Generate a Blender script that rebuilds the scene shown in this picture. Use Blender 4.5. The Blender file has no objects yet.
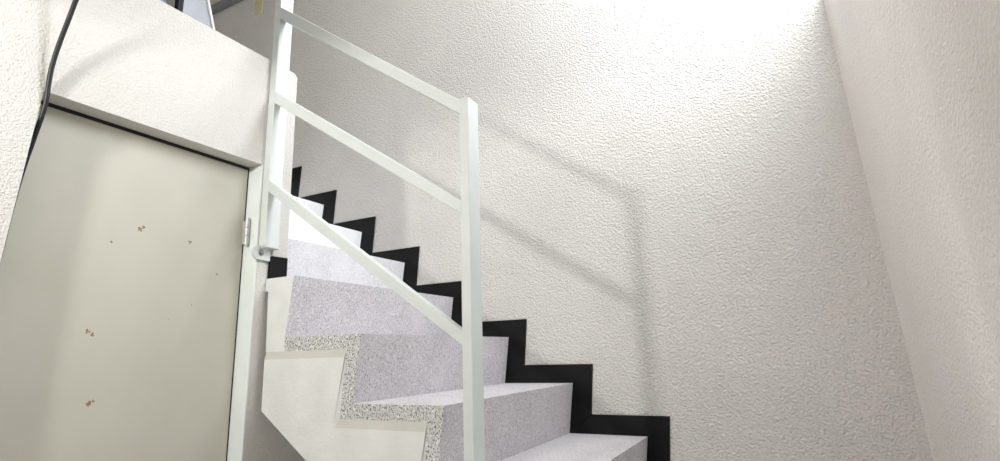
import bpy, bmesh, math, random
from mathutils import Vector, Matrix

random.seed(3)
scene = bpy.context.scene
COL = scene.collection

# ------------------------------------------------------------------ camera
F_PX, YAW, PITCH, ROLL = 542.97, 0.4786, 0.2214, -0.0294
CAM = Vector((0.4726, -1.1022, 0.2908))
cy, sy = math.cos(YAW), math.sin(YAW)
cp, sp = math.cos(PITCH), math.sin(PITCH)
fwd = Vector((-sy * cp, cy * cp, sp))
rt = Vector((cy, sy, 0))
up = rt.cross(fwd)
r2 = rt * math.cos(ROLL) + up * math.sin(ROLL)
u2 = -rt * math.sin(ROLL) + up * math.cos(ROLL)
cam_data = bpy.data.cameras.new('camera')
cam_data.sensor_fit = 'HORIZONTAL'
cam_data.sensor_width = 36.0
cam_data.lens = F_PX / 1000.0 * 36.0
cam_data.clip_start = 0.02
cam = bpy.data.objects.new('camera', cam_data)
cam.matrix_world = Matrix((
    (r2.x, u2.x, -fwd.x, CAM.x),
    (r2.y, u2.y, -fwd.y, CAM.y),
    (r2.z, u2.z, -fwd.z, CAM.z),
    (0, 0, 0, 1)))
COL.objects.link(cam)
scene.camera = cam

# ------------------------------------------------------------------ world, lights, exposure
world = bpy.data.worlds.new('daylight')
scene.world = world
world.use_nodes = True
bg = world.node_tree.nodes['Background']
bg.inputs['Color'].default_value = (0.93, 0.97, 1.0, 1)
bg.inputs['Strength'].default_value = 1.0

def area_light(name, loc, direction, sx, sy_, power, color):
    d = bpy.data.lights.new(name, 'AREA')
    d.shape = 'RECTANGLE'
    d.size, d.size_y = sx, sy_
    d.energy = power
    d.color = color
    o = bpy.data.objects.new(name, d)
    o.location = loc
    o.rotation_euler = Vector(direction).to_track_quat('-Z', 'Y').to_euler()
    COL.objects.link(o)
    return o

# daylight falling in through the high window in the right-hand wall
area_light('window_daylight', (0.80, 0.43, 2.03), (-1, 0, -0.35), 0.82, 1.05, 31, (0.92, 0.965, 1.0))
# daylight from the small low window in the wall behind the camera
area_light('low_window_daylight', (-0.53, -1.62, 0.975), (-0.1, 1, 0.0), 0.10, 0.06, 11, (1.0, 0.99, 0.96))

# soft fill added overhead, out of view, to lift the ambient light
area_light('overhead_fill', (-0.55, -0.45, 3.0), (0, 0.08, -1), 1.5, 1.0, 5.5, (1.0, 0.99, 0.97))

scene.view_settings.view_transform = 'Standard'
scene.view_settings.look = 'None'
scene.view_settings.gamma = 1.0
scene.view_settings.use_curve_mapping = False
scene.view_settings.exposure = 0.55
scene.cycles.use_denoising = True
scene.cycles.max_bounces = 10
scene.cycles.diffuse_bounces = 8

# ------------------------------------------------------------------ materials
def new_mat(name):
    m = bpy.data.materials.new(name)
    m.use_nodes = True
    nt = m.node_tree
    b = nt.nodes['Principled BSDF']
    return m, nt, b

def N(nt, kind, **kw):
    n = nt.nodes.new(kind)
    for k, v in kw.items():
        if k in n.inputs:
            n.inputs[k].default_value = v
        else:
            setattr(n, k, v)
    return n

def position(nt):
    return nt.nodes.new('ShaderNodeNewGeometry').outputs['Position']

def ramp(nt, src, stops):
    r = nt.nodes.new('ShaderNodeValToRGB')
    nt.links.new(src, r.inputs['Fac'])
    e = r.color_ramp.elements
    while len(e) < len(stops):
        e.new(0.5)
    for el, (p, c) in zip(e, stops):
        el.position = p
        el.color = c if len(c) == 4 else (*c, 1)
    return r.outputs['Color']

def mix(nt, fac, a, b, mode='MIX'):
    m = nt.nodes.new('ShaderNodeMix')
    m.data_type = 'RGBA'
    m.blend_type = mode
    def setin(sock, v):
        if isinstance(v, (tuple, list)):
            sock.default_value = v if len(v) == 4 else (*v, 1)
        elif isinstance(v, (int, float)):
            sock.default_value = v
        else:
            nt.links.new(v, sock)
    setin(m.inputs[0], fac); setin(m.inputs[6], a); setin(m.inputs[7], b)
    return m.outputs[2]

def stucco(name, col_a, col_b, scale=70.0, depth=0.004, strength=0.8, rough=0.9, stain=None):
    m, nt, b = new_mat(name)
    pos = position(nt)
    n1 = N(nt, 'ShaderNodeTexNoise', Scale=scale, Detail=3.0, Roughness=0.55, Distortion=0.4)
    n2 = N(nt, 'ShaderNodeTexVoronoi', Scale=scale * 1.15)
    n2.feature = 'SMOOTH_F1'
    n3 = N(nt, 'ShaderNodeTexNoise', Scale=2.2, Detail=3.0)
    for n in (n1, n2, n3):
        nt.links.new(pos, n.inputs['Vector'])
    h = nt.nodes.new('ShaderNodeMath'); h.operation = 'SUBTRACT'
    nt.links.new(n1.outputs['Fac'], h.inputs[0])
    s = nt.nodes.new('ShaderNodeMath'); s.operation = 'MULTIPLY'; s.inputs[1].default_value = 0.45
    nt.links.new(n2.outputs['Distance'], s.inputs[0])
    nt.links.new(s.outputs[0], h.inputs[1])
    bump = N(nt, 'ShaderNodeBump', Strength=strength, Distance=depth)
    nt.links.new(h.outputs[0], bump.inputs['Height'])
    nt.links.new(bump.outputs['Normal'], b.inputs['Normal'])
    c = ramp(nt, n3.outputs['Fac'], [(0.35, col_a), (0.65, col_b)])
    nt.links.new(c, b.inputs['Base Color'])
    b.inputs['Roughness'].default_value = rough
    b.inputs['Specular IOR Level'].default_value = 0.2
    return m

def terrazzo(name, base, dark, scale=420.0, amount=0.36, strong=1.0, light=(0.8, 0.8, 0.8), rough=0.6):
    m, nt, b = new_mat(name)
    pos = position(nt)
    n1 = N(nt, 'ShaderNodeTexNoise', Scale=scale, Detail=2.0, Roughness=0.6)
    n2 = N(nt, 'ShaderNodeTexNoise', Scale=scale * 0.6, Detail=1.0)
    n3 = N(nt, 'ShaderNodeTexNoise', Scale=9.0, Detail=4.0)
    for n in (n1, n2, n3):
        nt.links.new(pos, n.inputs['Vector'])
    spk = ramp(nt, n1.outputs['Fac'], [(amount - 0.03, (1, 1, 1)), (amount + 0.06, (0, 0, 0))])
    lgt = ramp(nt, n2.outputs['Fac'], [(0.55, (0, 0, 0)), (0.66, (1, 1, 1))])
    cloud = ramp(nt, n3.outputs['Fac'], [(0.3, tuple(x * 0.9 for x in base)), (0.7, tuple(min(1, x * 1.06) for x in base))])
    c = mix(nt, lgt, cloud, light)
    s = nt.nodes.new('ShaderNodeMath'); s.operation = 'MULTIPLY'; s.inputs[1].default_value = strong
    nt.links.new(spk, s.inputs[0])
    c = mix(nt, s.outputs[0], c, dark)
    nt.links.new(c, b.inputs['Base Color'])
    b.inputs['Roughness'].default_value = rough
    b.inputs['Specular IOR Level'].default_value = 0.3
    return m

def plain(name, col, rough=0.5, metal=0.0, var=0.05, scale=12.0, bump=0.0, bscale=150.0, spec=0.4):
    m, nt, b = new_mat(name)
    pos = position(nt)
    n = N(nt, 'ShaderNodeTexNoise', Scale=scale, Detail=4.0)
    nt.links.new(pos, n.inputs['Vector'])
    c = ramp(nt, n.outputs['Fac'], [(0.3, tuple(x * (1 - var) for x in col)), (0.7, tuple(min(1, x * (1 + var)) for x in col))])
    nt.links.new(c, b.inputs['Base Color'])
    b.inputs['Roughness'].default_value = rough
    b.inputs['Metallic'].default_value = metal
    b.inputs['Specular IOR Level'].default_value = spec
    if bump:
        n2 = N(nt, 'ShaderNodeTexNoise', Scale=bscale, Detail=3.0)
        nt.links.new(pos, n2.inputs['Vector'])
        bp = N(nt, 'ShaderNodeBump', Strength=0.6, Distance=bump)
        nt.links.new(n2.outputs['Fac'], bp.inputs['Height'])
        nt.links.new(bp.outputs['Normal'], b.inputs['Normal'])
    return m

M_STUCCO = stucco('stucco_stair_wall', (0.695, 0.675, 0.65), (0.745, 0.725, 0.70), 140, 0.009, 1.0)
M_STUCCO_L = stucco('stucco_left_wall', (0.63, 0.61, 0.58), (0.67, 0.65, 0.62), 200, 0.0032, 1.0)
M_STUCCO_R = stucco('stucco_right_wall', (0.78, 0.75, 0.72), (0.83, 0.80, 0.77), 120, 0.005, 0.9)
M_CEIL = plain('ceiling_paint', (0.62, 0.58, 0.50), 0.9)
M_BROWN = plain('brown_wall_paint', (0.50, 0.46, 0.41), 0.8)
M_FLOOR = terrazzo('terrazzo_floor', (0.55, 0.54, 0.53), (0.2, 0.2, 0.2))
M_TERR = terrazzo('terrazzo_fine', (0.575, 0.555, 0.58), (0.18, 0.19, 0.21), 215, 0.385, 0.75, (0.68, 0.66, 0.69))
M_TERR_PART_LIT = terrazzo('terrazzo_part_lit', (0.72, 0.71, 0.735), (0.34, 0.33, 0.36), 220, 0.36, 0.6, (0.80, 0.80, 0.83))
M_TERR_LIT = terrazzo('terrazzo_lit', (0.85, 0.845, 0.86), (0.5, 0.5, 0.52), 220, 0.33, 0.4, (0.9, 0.9, 0.92))
M_TERR_SIDE = terrazzo('terrazzo_coarse', (0.60, 0.60, 0.60), (0.05, 0.05, 0.05), 200, 0.425, 0.88, (0.82, 0.82, 0.81))
M_PLASTER = plain('white_painted_plaster', (0.73, 0.75, 0.735), 0.8, bump=0.0015, bscale=130)
M_MORTAR = plain('grey_mortar', (0.56, 0.555, 0.52), 0.9, bump=0.001)
M_BLACK = plain('black_skirting_paint', (0.004, 0.004, 0.0044), 0.45, var=0.3, spec=0.2)
M_RAIL = plain('white_rail_paint', (0.64, 0.68, 0.67), 0.42, var=0.03, bump=0.0004, bscale=60)
M_FRAME = plain('white_frame_paint', (0.76, 0.81, 0.80), 0.45, var=0.03)
M_STEEL = plain('worn_steel', (0.55, 0.55, 0.53), 0.45, 0.35)
M_SCREW = plain('dark_steel', (0.30, 0.30, 0.29), 0.4, 0.6)
M_CABLE = plain('black_rubber', (0.012, 0.012, 0.014), 0.45)
M_GAP = plain('gap_shade_black', (0.015, 0.015, 0.015), 0.7)
M_BEAM = plain('grey_painted_metal', (0.24, 0.25, 0.27), 0.5)
M_TAPE = plain('yellowed_tape', (0.62, 0.57, 0.38), 0.5, var=0.2, scale=60)
M_BLUE = plain('slate_blue_plastic', (0.16, 0.20, 0.36), 0.4)
M_WHITEEDGE = plain('white_plastic_edge', (0.8, 0.8, 0.82), 0.3)

def door_material():
    m, nt, b = new_mat('beige_door_paint')
    pos = position(nt)
    n = N(nt, 'ShaderNodeTexNoise', Scale=5.0, Detail=4.0)
    nt.links.new(pos, n.inputs['Vector'])
    c = ramp(nt, n.outputs['Fac'], [(0.3, (0.49, 0.475, 0.41)), (0.7, (0.53, 0.515, 0.45))])
    # rust chips in the paint
    nd = N(nt, 'ShaderNodeTexNoise', Scale=220.0, Detail=2.0)
    nt.links.new(pos, nd.inputs['Vector'])
    off = nt.nodes.new('ShaderNodeVectorMath'); off.operation = 'MULTIPLY_ADD'
    nt.links.new(nd.outputs['Color'], off.inputs[0])
    off.inputs[1].default_value = (0.014, 0.014, 0.014)
    nt.links.new(pos, off.inputs[2])
    chips = [(-0.340, 0.621, 0.0062), (-0.332, 0.626, 0.0045), (-0.402, 0.578, 0.0048), (-0.208, 0.610, 0.0048),
             (-0.426, 0.366, 0.0058), (-0.416, 0.358, 0.0045), (-0.404, 0.205, 0.0058), (-0.395, 0.21, 0.004),
             (-0.185, 0.44, 0.003), (-0.245, 0.40, 0.002), (-0.12, 0.53, 0.003)]
    total = None
    for (y, z, r) in chips:
        d = nt.nodes.new('ShaderNodeVectorMath'); d.operation = 'DISTANCE'
        nt.links.new(off.outputs[0], d.inputs[0])
        d.inputs[1].default_value = (-0.945 + 0.007, y + 0.007, z + 0.007)
        lt = nt.nodes.new('ShaderNodeMath'); lt.operation = 'LESS_THAN'
        nt.links.new(d.outputs['Value'], lt.inputs[0]); lt.inputs[1].default_value = r * 0.88
        if total is None:
            total = lt.outputs[0]
        else:
            mx = nt.nodes.new('ShaderNodeMath'); mx.operation = 'MAXIMUM'
            nt.links.new(total, mx.inputs[0]); nt.links.new(lt.outputs[0], mx.inputs[1])
            total = mx.outputs[0]
    rust = ramp(nt, nd.outputs['Fac'], [(0.4, (0.22, 0.11, 0.07)), (0.6, (0.30, 0.20, 0.13))])
    nt.links.new(mix(nt, total, c, rust), b.inputs['Base Color'])
    b.inputs['Roughness'].default_value = 0.5
    b.inputs['Specular IOR Level'].default_value = 0.3
    return m
M_DOOR = door_material()

def clear_material():
    m, nt, b = new_mat('hazy_clear_plastic')
    n = N(nt, 'ShaderNodeTexNoise', Scale=6.0)
    nt.links.new(position(nt), n.inputs['Vector'])
    nt.links.new(ramp(nt, n.outputs['Fac'], [(0.3, (0.55, 0.58, 0.66)), (0.7, (0.65, 0.68, 0.76))]), b.inputs['Base Color'])
    b.inputs['Roughness'].default_value = 0.25
    b.inputs['Alpha'].default_value = 0.55
    return m
M_CLEAR = clear_material()

# ------------------------------------------------------------------ mesh helpers
def box(bm, x0, x1, y0, y1, z0, z1, mi=0):
    vs = [bm.verts.new((x, y, z)) for x in (x0, x1) for y in (y0, y1) for z in (z0, z1)]
    fs = [(0, 1, 3, 2), (4, 6, 7, 5), (0, 4, 5, 1), (2, 3, 7, 6), (0, 2, 6, 4), (1, 5, 7, 3)]
    out = []
    for f in fs:
        fc = bm.faces.new([vs[i] for i in f]); fc.material_index = mi
        out.append(fc)
    return out

def prism_y(bm, poly, y0, y1, mi_side=0, mi_front=0, mi_back=0, poly_front=None):
    """polygon in XZ extruded along Y; poly_front may give other XZ points at y0 (chamfer)"""
    pf = poly_front or poly
    a = [bm.verts.new((x, y0, z)) for x, z in pf]
    b = [bm.verts.new((x, y1, z)) for x, z in poly]
    f = bm.faces.new(a); f.material_index = mi_front
    g = bm.faces.new(list(reversed(b))); g.material_index = mi_back
    n = len(poly)
    for i in range(n):
        j = (i + 1) % n
        q = bm.faces.new((a[j], a[i], b[i], b[j])); q.material_index = mi_side
    bmesh.ops.triangulate(bm, faces=[f, g], ngon_method='EAR_CLIP') if n > 4 else None

def cyl(bm, p0, p1, r, seg=20, mi=0):
    p0, p1 = Vector(p0), Vector(p1)
    d = p1 - p0
    q = d.to_track_quat('Z', 'Y').to_matrix().to_4x4()
    mat = Matrix.Translation((p0 + p1) / 2) @ q
    res = bmesh.ops.create_cone(bm, cap_ends=True, segments=seg, radius1=r, radius2=r, depth=d.length, matrix=mat)
    for v in res['verts']:
        for f in v.link_faces:
            f.material_index = mi

def obj(name, bm, mats, parent=None, bevel=0.0, smooth=False, seg=2):
    bmesh.ops.recalc_face_normals(bm, faces=bm.faces)
    me = bpy.data.meshes.new(name)
    bm.to_mesh(me); bm.free()
    for m in (mats if isinstance(mats, (list, tuple)) else [mats]):
        me.materials.append(m)
    if smooth:
        for p in me.polygons:
            p.use_smooth = True
    o = bpy.data.objects.new(name, me)
    COL.objects.link(o)
    if parent is not None:
        o.parent = parent
        o.matrix_parent_inverse = Matrix.Translation(parent.location).inverted()
    if bevel:
        md = o.modifiers.new('bevel', 'BEVEL')
        md.width = bevel; md.segments = seg; md.limit_method = 'ANGLE'
        md.angle_limit = math.radians(40)
    return o

def empty(name, loc, label=None, cat=None, group=None, kind=None):
    o = bpy.data.objects.new(name, None)
    o.location = loc
    o.empty_display_size = 0.1
    COL.objects.link(o)
    return tag(o, label, cat, group, kind)

def tag(o, label=None, cat=None, group=None, kind=None):
    if label: o['label'] = label
    if cat: o['category'] = cat
    if group: o['group'] = group
    if kind: o['kind'] = kind
    return o

# ------------------------------------------------------------------ dimensions
H, D, W, S = 0.175, 0.25735, 0.855, 0.0229
BW, BH = 0.0795, 0.0669
FLOOR = -3 * H
LAND = 7 * H
XW = -0.889            # front plane of the closet wall
WE = 0.072             # right end of the closet wall
CEILZ = 2.95
XR = 0.757
YB = -2.15             # far back of the room, behind the camera

# ------------------------------------------------------------------ setting
bm = bmesh.new()
box(bm, XW - 0.25, XR + 0.2, YB, W + 0.15, FLOOR - 0.12, FLOOR)
tag(obj('floor', bm, M_FLOOR), 'grey terrazzo floor at the foot of the stairs', 'floor', kind='structure')

bm = bmesh.new()
box(bm, -3.4, XR + 0.2, W, W + 0.15, FLOOR, CEILZ)
tag(obj('wall_back', bm, M_STUCCO), 'rough white stucco wall beside the stairs', 'wall', kind='structure')

# right-hand wall, leaning very slightly, with shallow hand-trowelled waves, and an opening high up
def right_wall():
    bm = bmesh.new()
    ys = [W - i * 0.03 for i in range(0, 101)]
    zs = [FLOOR + i * (1.47 - FLOOR) / 24 for i in range(25)]
    rows = []
    for y in ys:
        row = []
        for z in zs:
            lean = 0.781 - z * 0.042
            wave = 0.010 * math.exp(-((y - (0.10 + 0.03 * math.sin(z * 3))) / 0.05) ** 2) - 0.006 * math.exp(-((y - 0.24) / 0.08) ** 2)
            fillet = -0.008 * max(0.0, 1 - (W - y) / 0.06) ** 2
            row.append(bm.verts.new((lean + wave + fillet, y, z)))
        rows.append(row)
    for i in range(len(ys) - 1):
        for j in range(len(zs) - 1):
            bm.faces.new((rows[i][j], rows[i + 1][j], rows[i + 1][j + 1], rows[i][j + 1]))
    # back and rims give the wall its thickness
    xb = XR + 0.17
    n, m = len(ys) - 1, len(zs) - 1
    top = [r[m] for r in rows]; bot = [r[0] for r in rows]
    tb = [bm.verts.new((xb, ys[0], zs[m])), bm.verts.new((xb, ys[n], zs[m]))]
    bb = [bm.verts.new((xb, ys[0], zs[0])), bm.verts.new((xb, ys[n], zs[0]))]
    bm.faces.new(top + [tb[1], tb[0]])
    bm.faces.new(bot + [bb[1], bb[0]])
    bm.faces.new(rows[0] + [tb[0], bb[0]])
    bm.faces.new(rows[n] + [tb[1], bb[1]])
    bm.faces.new((tb[0], tb[1], bb[1], bb[0]))
    box(bm, XR, xb, ys[n], W, 2.62, CEILZ)
    box(bm, XR, xb, ys[n], 0.0, 1.47, 2.62)
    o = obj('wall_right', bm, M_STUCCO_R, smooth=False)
    return tag(o, 'smooth off-white wall on the right below the high window', 'wall', kind='structure')
right_wall()

# frame of the high window
wf = empty('window_1', (XR + 0.1, 0.43, 1.47), 'high window above the right-hand wall', 'window', kind='structure')
bm = bmesh.new()
for y0, y1, z0, z1 in ((0.0, W, 1.47, 1.50), (0.0, W, 2.59, 2.62), (0.0, 0.03, 1.5, 2.59), (W - 0.03, W, 1.5, 2.59)):
    box(bm, XR + 0.10, XR + 0.14, y0, y1, z0, z1)
obj('window_frame', bm, M_FRAME, wf)

# wall with the closet door: pier, header and end strip round the recess
bm = bmesh.new()
xb = XW - 0.25
def prism_x(bm, poly, x0, x1):
    a = [bm.verts.new((x0, y, z)) for y, z in poly]
    b = [bm.verts.new((x1, y, z)) for y, z in poly]
    bm.faces.new(a); bm.faces.new(list(reversed(b)))
    for i in range(len(poly)):
        j = (i + 1) % len(poly)
        bm.faces.new((a[j], a[i], b[i], b[j]))
prism_x(bm, [(YB, FLOOR), (-0.655, FLOOR), (-0.622, 0.50), (-0.600, 0.872), (-0.600, LAND), (YB, LAND)], xb, XW)
prism_x(bm, [(-0.600, 0.872), (-0.041, 0.872), (-0.041, LAND), (-0.600, LAND)], xb, XW)
prism_x(bm, [(-0.041, FLOOR), (WE, FLOOR), (WE, LAND - 0.012), (WE - 0.012, LAND), (-0.041, LAND)], xb, XW)
box(bm, xb, XW, WE, W, FLOOR, 0.165)
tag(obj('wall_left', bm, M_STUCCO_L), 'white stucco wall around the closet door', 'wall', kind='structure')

# wall behind the camera with a small deep window
bm = bmesh.new()
box(bm, XW, XR + 0.17, YB, YB - 0.1, FLOOR, CEILZ)
box(bm, XW, -0.80, -1.97, -1.22, FLOOR, CEILZ)
box(bm, -0.20, XR + 0.03, -1.97, -1.22, FLOOR, CEILZ)
box(bm, -0.80, -0.20, -1.97, -1.22, 1.025, CEILZ)
box(bm, -0.80, -0.20, -1.97, -1.22, FLOOR, 0.20)
tag(obj('wall_front', bm, M_BROWN), 'wall behind the viewer with a small deep window', 'wall', kind='structure')

bm = bmesh.new()
box(bm, -3.4, -1.31, YB - 0.1, W + 0.15, CEILZ, CEILZ + 0.12)
box(bm, 0.21, XR + 0.17, YB - 0.1, W + 0.15, CEILZ, CEILZ + 0.12)
box(bm, -1.31, 0.21, YB - 0.1, -0.96, CEILZ, CEILZ + 0.12)
box(bm, -1.31, 0.21, 0.06, W + 0.15, CEILZ, CEILZ + 0.12)
tag(obj('ceiling', bm, M_CEIL), 'plain ceiling above the stairwell', 'ceiling', kind='structure')

# upper landing behind the closet wall
bm = bmesh.new()
box(bm, -3.4, XW - 0.25, YB, WE, LAND - 0.16, LAND)
box(bm, -3.4, -8 * D + 0.0, WE, W, LAND - 0.16, LAND)
tag(obj('floor_landing', bm, M_FLOOR), 'landing floor at the top of the stairs', 'floor', kind='structure')
bm = bmesh.new()
box(bm, -3.52, -3.4, YB, W + 0.15, LAND - 0.16, CEILZ)
tag(obj('wall_landing', bm, M_STUCCO), 'end wall of the upper landing', 'wall', kind='structure')
bm = bmesh.new()
box(bm, -3.4, XW - 0.05, YB - 0.1, YB, LAND - 0.16, CEILZ)
tag(obj('wall_side', bm, M_CEIL), 'side wall of the upper landing', 'wall', kind='structure')
bm = bmesh.new()
box(bm, -3.39, -1.9, W - 0.03, W, 2.512, 2.565)
tag(obj('trim_1', bm, M_BEAM, bevel=0.004), 'grey metal duct along the wall above the landing', 'trim', kind='structure')

# ------------------------------------------------------------------ closet door
XD = -0.945
door = empty('door_1', (XD, -0.33, FLOOR), 'beige metal closet door with rust chips under the stairs', 'door', kind='structure')
bm = bmesh.new()
box(bm, XD - 0.035, XD, -0.66, -0.0455, FLOOR + 0.01, 0.8635)
obj('door_panel', bm, M_DOOR, door, bevel=0.002)
bm = bmesh.new()                        # painted steel lining of the recess: right jamb and head
box(bm, XD - 0.06, XW + 0.001, -0.0415, -0.036, FLOOR, 0.8715)
obj('door_frame', bm, M_FRAME, door, bevel=0.001)
bm = bmesh.new()
box(bm, XD - 0.06, XD - 0.001, -0.0455, -0.0416, FLOOR, 0.872)
box(bm, XD - 0.06, XD + 0.001, -0.60, -0.0455, 0.864, 0.8718)
obj('dark_gap', bm, M_GAP, door)  # shade of the door gap put in as near-black strips
hg = None
bm = bmesh.new()
for k in range(3):
    z0 = 0.625 + k * 0.0265
    cyl(bm, (XD + 0.021, -0.0495, z0), (XD + 0.021, -0.0495, z0 + 0.0255), 0.0072, 18)
cyl(bm, (XD + 0.021, -0.0495, 0.621), (XD + 0.021, -0.0495, 0.709), 0.004, 14)
box(bm, XD - 0.0005, XD + 0.012, -0.050, -0.046, 0.628, 0.70)
obj('hinge', bm, M_STEEL, door, bevel=0.001)

# ------------------------------------------------------------------ stairs
stairs = empty('staircase', (0.2, W / 2, FLOOR), 'straight flight of speckled terrazzo steps climbing to the left', 'staircase')
TT, RT = 0.038, 0.042
WS = W - 0.001
XS = XW + 0.001
def y_left(k):
    return -0.06 if k <= 0 else 0.0
for k in range(-2, 8):
    mt = M_TERR if k <= 3 else M_TERR_PART_LIT if k == 4 else M_TERR_LIT  # upper steps go paler: window light worked into the terrazzo colour
    side = M_TERR_SIDE if k <= 2 else M_PLASTER
    # tread
    if k < 7:
        bm = bmesh.new()
        x0, x1 = -(k + 1) * D - S - (RT if k != 2 else 0.0), -k * D
        yl = y_left(k)
        prof = lambda xa, xb_, slant: [(xa, k * H), (xb_, k * H), (xb_ - slant, k * H - TT), (xa, k * H - TT)]
        sl = S * TT / H
        if k == 3:
            prism_y(bm, prof(XS, x1, sl), yl, WS, 0, 1, 0)
            prism_y(bm, prof(x0, XW, 0), WE + 0.001, WS, 0, 0, 0)
        elif k > 3:
            prism_y(bm, prof(x0, x1, sl), WE + 0.001, WS, 0, 0, 0)
        else:
            prism_y(bm, prof(x0, x1, sl), yl, WS, 0, 1, 0)
        obj('tread', bm, [mt, side], stairs)
    # riser
    bm = bmesh.new()
    yl = WE + 0.001 if k > 3 else y_left(k - 1) if k <= 0 else 0.0
    zt, zb = k * H - (TT if k < 7 else 0), (k - 1) * H
    xt = -k * D - S * (k * H - zt) / H
    xbm = -k * D - S
    prism_y(bm, [(xt, zt), (xbm, zb), (xbm - RT, zb), (xt - RT, zt)], yl, WS, 0, 1, 0)
    r = obj('riser', bm, [mt, side], stairs)

def soffit(x):
    return 0.156 - 0.667 * (x + 0.867)

def body_poly(xleft, ktop, kbot, xstop):
    p = [(xleft, ktop * H - TT)]
    for k in range(ktop, kbot - 1, -1):
        p.append((-k * D - RT - S * TT / H, k * H - TT))
        p.append((-k * D - RT - S, (k - 1) * H - TT))
    return p

# structural slab under the steps; the lower part shows its painted side
XC = -0.868
low = body_poly(XC, 2, -2, None)
low[-1] = (low[-1][0], FLOOR)
xf = -0.867 + (0.156 - FLOOR) / 0.667
low += [(xf, FLOOR), (XC, soffit(XC))]
bm = bmesh.new()
prism_y(bm, low, 0.0, WS, 0, 0, 0)
bm2 = body_poly(-7 * D - 0.3, 6, 3, None)
bm2[0] = (-7 * D - 0.25, 6 * H - TT)
last = bm2[-1]
bm2[-1] = (XW, last[1]); bm2[-2] = (XW, 3 * H - TT) if bm2[-2][0] > XW else bm2[-2]
bm2 += [(XW, soffit(XW)), (-7 * D - 0.25, soffit(-7 * D - 0.25))]
prism_y(bm, bm2, WE + 0.001, WS, 0, 0, 0)
obj('stair_slab', bm, M_PLASTER, stairs)
# painted step 3 cheek between slab and closet wall
bm = bmesh.new()
prism_y(bm, [(-0.876, 3 * H - TT), (-3 * D - RT - S * TT / H, 3 * H - TT), (-3 * D - RT - S, 2 * H), (-3 * D - S, 2 * H), (-3 * D - S, 2 * H - TT), (-0.870, 2 * H - TT)], 0.0, WS, 0, 0, 0)
obj('step_cheek', bm, M_PLASTER, stairs)
# painted plaster facing on the side, with a bare mortar chamfer below the stone
CH = 0.021
back = [(-0.866, low[0][1])] + low[1:-1] + [(-0.866, soffit(-0.866) - 0.004)]
front = []
kk = 2
for i, (x, z) in enumerate(low):
    if i == 0:
        front.append((-0.866, z - CH))
    elif i == len(low) - 1:
        front.append((-0.866, soffit(-0.866) - 0.004))
    elif i < len(low) - 3:
        front.append((x - 0.003 - (0.012 if i % 2 == 0 else 0.0), z - CH))
    else:
        front.append((x, z))
bm = bmesh.new()
prism_y(bm, back, -0.006, 0.0, 0, 0, 0, poly_front=front)
bm.normal_update()
for f in bm.faces:
    if abs(f.normal.z) > 0.15 and abs(f.normal.y) > 0.05:
        f.material_index = 1
obj('plaster_facing', bm, [M_PLASTER, M_MORTAR], stairs)

# ------------------------------------------------------------------ black stepped skirting on the stair wall
sk = empty('baseboard_back', (0, W, FLOOR), 'black stepped skirting along the stair wall', 'skirting', kind='structure')
def Bp(k): return (-k * D + BW, k * H + BH)
def Np(k): return (-k * D, k * H)
def Cc(k): return (-(k + 1) * D - S, k * H)
def Dd(k): return (-(k + 1) * D + BW - 0.7 * S, k * H + BH)
for k in range(-2, 8):
    if k < 7:
        bm = bmesh.new()
        prism_y(bm, [Dd(k), Bp(k), Np(k), Cc(k)], W - 0.007, W, 0, 0, 0)
        obj('skirting_board', bm, M_BLACK, sk, bevel=0.0012)
    bm = bmesh.new()
    if k == -2:
        prism_y(bm, [Bp(k), (Bp(k)[0] - 0.01, FLOOR), (Cc(k - 1)[0], FLOOR), Np(k)], W - 0.007, W, 0, 0, 0)
    else:
        prism_y(bm, [Bp(k), Dd(k - 1), Cc(k - 1), Np(k)], W - 0.007, W, 0, 0, 0)
    obj('skirting_board', bm, M_BLACK, sk, bevel=0.0012)
bm = bmesh.new()
prism_y(bm, [(-3.38, LAND + BH), Bp(7), Np(7), (-3.38, LAND)], W - 0.007, W)
obj('skirting_board', bm, M_BLACK, sk, bevel=0.0012)

bm = bmesh.new()
box(bm, XW, XW + 0.014, 0.004, WE - 0.008, 3 * H, 3 * H + 0.070)
for v in bm.verts:
    if v.co.z > 3 * H + 0.05:
        v.co.z += random.uniform(-0.003, 0.003)
tag(obj('baseboard_left', bm, M_BLACK, bevel=0.0015), 'short black skirting block on the third step against the wall end', 'skirting', kind='structure')

# ------------------------------------------------------------------ handrail
rail = empty('stair_railing', (-0.18, -0.01, 0), 'white metal stair railing with three sloping bars and a square front post', 'railing')
Y0, Y1 = -0.035, 0.015
RX0, RX1 = XW, XW + 0.028          # rear post
FX0, FX1 = -0.186, -0.160          # front post
bm = bmesh.new(); box(bm, RX0, RX1, Y0, Y1, 0.618, 1.70)
obj('rear_post', bm, M_RAIL, rail, bevel=0.002)
bm = bmesh.new(); box(bm, FX0, FX1, Y0, Y1, 0.006, 0.912)
obj('front_post', bm, M_RAIL, rail, bevel=0.002)
bm = bmesh.new(); box(bm, -0.215, -0.135, -0.05, 0.04, 0.001, 0.006)
bp = obj('base_plate', bm, M_RAIL, rail, bevel=0.001)
for (za, zb_, t) in ((1.411, 0.909, 0.043), (1.112, 0.650, 0.040), (0.820, 0.340, 0.037)):
    bm = bmesh.new()
    prism_y(bm, [(RX1 - 0.001, za), (FX0 + 0.001, zb_), (FX0 + 0.001, zb_ - t * 0.85), (RX1 - 0.001, za - t)], Y0 + 0.0005, Y0 + 0.0255)
    obj('bar', bm, M_RAIL, rail, bevel=0.0018)
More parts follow.
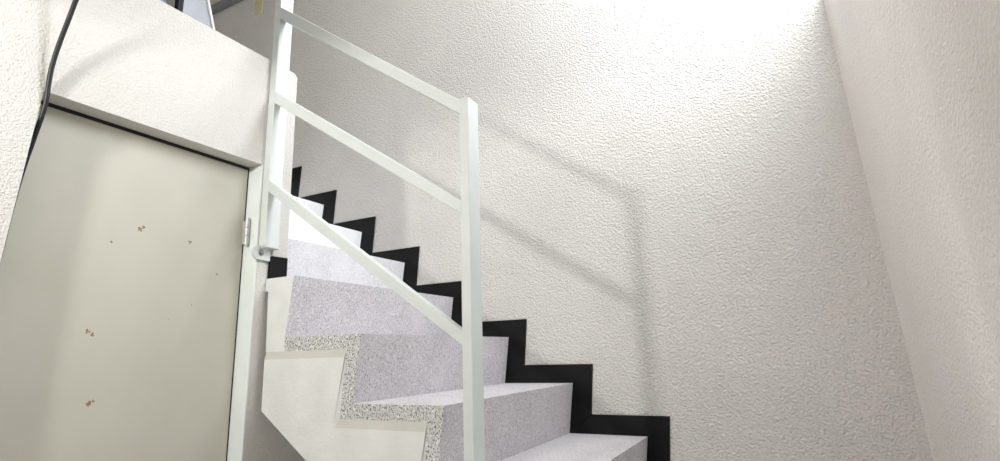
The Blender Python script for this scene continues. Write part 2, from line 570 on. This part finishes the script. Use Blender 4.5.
# bracket that fixes the rear post to the wall
bm = bmesh.new()
pts = []
for a in range(0, 9):
    t = math.radians(90 + a * 22.5)
    pts.append((-0.040 + 0.021 * math.cos(t) * 0.9, 0.600 + 0.021 * math.sin(t)))
poly = [(0.004, 0.617), (-0.02, 0.623)] + pts + [(0.004, 0.577)]
a = [bm.verts.new((XW + 0.008, y, z)) for y, z in poly]
b = [bm.verts.new((XW, y, z)) for y, z in poly]
fa = bm.faces.new(a); fb = bm.faces.new(list(reversed(b)))
for i in range(len(poly)):
    j = (i + 1) % len(poly)
    bm.faces.new((a[j], a[i], b[i], b[j]))
box(bm, XW, RX1 + 0.002, -0.03, Y1 + 0.006, 0.614, 0.618)
br = obj('bracket', bm, M_RAIL, rail, bevel=0.001)
bm = bmesh.new()
cyl(bm, (XW + 0.0075, -0.030, 0.600), (XW + 0.0095, -0.030, 0.600), 0.0095, 20)
cyl(bm, (XW + 0.009, -0.030, 0.600), (XW + 0.0145, -0.030, 0.600), 0.0055, 6)
obj('screw', bm, M_SCREW, br, bevel=0.0006)

# ------------------------------------------------------------------ black cable at the corner of the header
cu = bpy.data.curves.new('cable', 'CURVE')
cu.dimensions = '3D'
cu.bevel_depth = 0.0048
cu.bevel_resolution = 4
pts = [(-0.932, -0.617, 0.40), (-0.930, -0.609, 0.56), (-0.926, -0.602, 0.68), (-0.905, -0.596, 0.775), (-0.884, -0.594, 0.840), (-0.8805, -0.597, 0.885),
       (-0.874, -0.599, 0.925), (-0.864, -0.597, 0.975), (-0.848, -0.592, 1.040),
       (-0.830, -0.590, 1.095), (-0.80, -0.585, 1.17), (-0.79, -0.60, 1.28), (-0.82, -0.65, 1.36), (-0.95, -0.75, 1.30), (-1.1, -0.85, LAND + 0.007), (-1.5, -0.95, LAND + 0.007)]
spn = cu.splines.new('POLY')
spn.points.add(len(pts) - 1)
for p_, c_ in zip(spn.points, pts):
    p_.co = (*c_, 1)
tmp = bpy.data.objects.new('cable_tmp', cu)
COL.objects.link(tmp)
spn.type = 'NURBS'; spn.order_u = 3; spn.use_endpoint_u = True; spn.resolution_u = 8
dg = bpy.context.evaluated_depsgraph_get()
me = bpy.data.meshes.new_from_object(tmp.evaluated_get(dg))
bpy.data.objects.remove(tmp)
me.materials.clear(); me.materials.append(M_CABLE)
cable = bpy.data.objects.new('cable', me)
COL.objects.link(cable)
tag(cable, 'black cable hanging over the top left corner of the closet door', 'cable')

# ------------------------------------------------------------------ things on the landing
panel = empty('glass_panel', (-1.17, -0.16, LAND), 'hazy clear panel with a white edge leaning on the landing above the door header', 'panel')
def quad_sheet(bm, pts, x, t):
    a = [bm.verts.new((x, y, z)) for y, z in pts]
    b = [bm.verts.new((x - t, y, z)) for y, z in pts]
    bm.faces.new(a); bm.faces.new(list(reversed(b)))
    for i in range(len(pts)):
        j = (i + 1) % len(pts)
        bm.faces.new((a[j], a[i], b[i], b[j]))
bm = bmesh.new(); quad_sheet(bm, [(-0.185, LAND + 0.001), (-0.002, LAND + 0.001), (-0.114, 1.58), (-0.185, 1.58)], -1.17, 0.004)
obj('sheet', bm, M_CLEAR, panel)
bm = bmesh.new(); quad_sheet(bm, [(-0.003, LAND + 0.001), (0.007, LAND + 0.001), (-0.105, 1.58), (-0.115, 1.58)], -1.164, 0.012)
obj('white_edge', bm, M_WHITEEDGE, panel, bevel=0.002)
bm = bmesh.new(); quad_sheet(bm, [(-0.191, LAND + 0.001), (-0.172, LAND + 0.001), (-0.172, 1.58), (-0.191, 1.58)], -1.16, 0.02)
obj('black_edge', bm, M_BLACK, panel, bevel=0.002)

bx = empty('plastic_box', (-1.3, -0.42, LAND), 'slate blue plastic box on the landing left of the leaning panel', 'box')
bm = bmesh.new()
box(bm, -1.45, -1.19, -0.58, -0.205, LAND, 1.52)
for v in bm.verts:
    if v.co.z < 1.4:
        v.co.y += 0.012 if v.co.y < -0.38 else -0.012
        v.co.x += 0.012 if v.co.x < -1.3 else -0.012
obj('body', bm, M_BLUE, bx, bevel=0.012, seg=3)
bm = bmesh.new()
box(bm, -1.46, -1.18, -0.59, -0.196, 1.52, 1.545)
obj('lid', bm, M_BLUE, bx, bevel=0.006, seg=3)

bm = bmesh.new()
box(bm, -2.205, -2.14, W - 0.002, W, 2.36, 2.52)
tag(obj('tape_strip', bm, M_TAPE), 'short yellowed tape strip stuck high on the wall behind the rear post', 'tape')
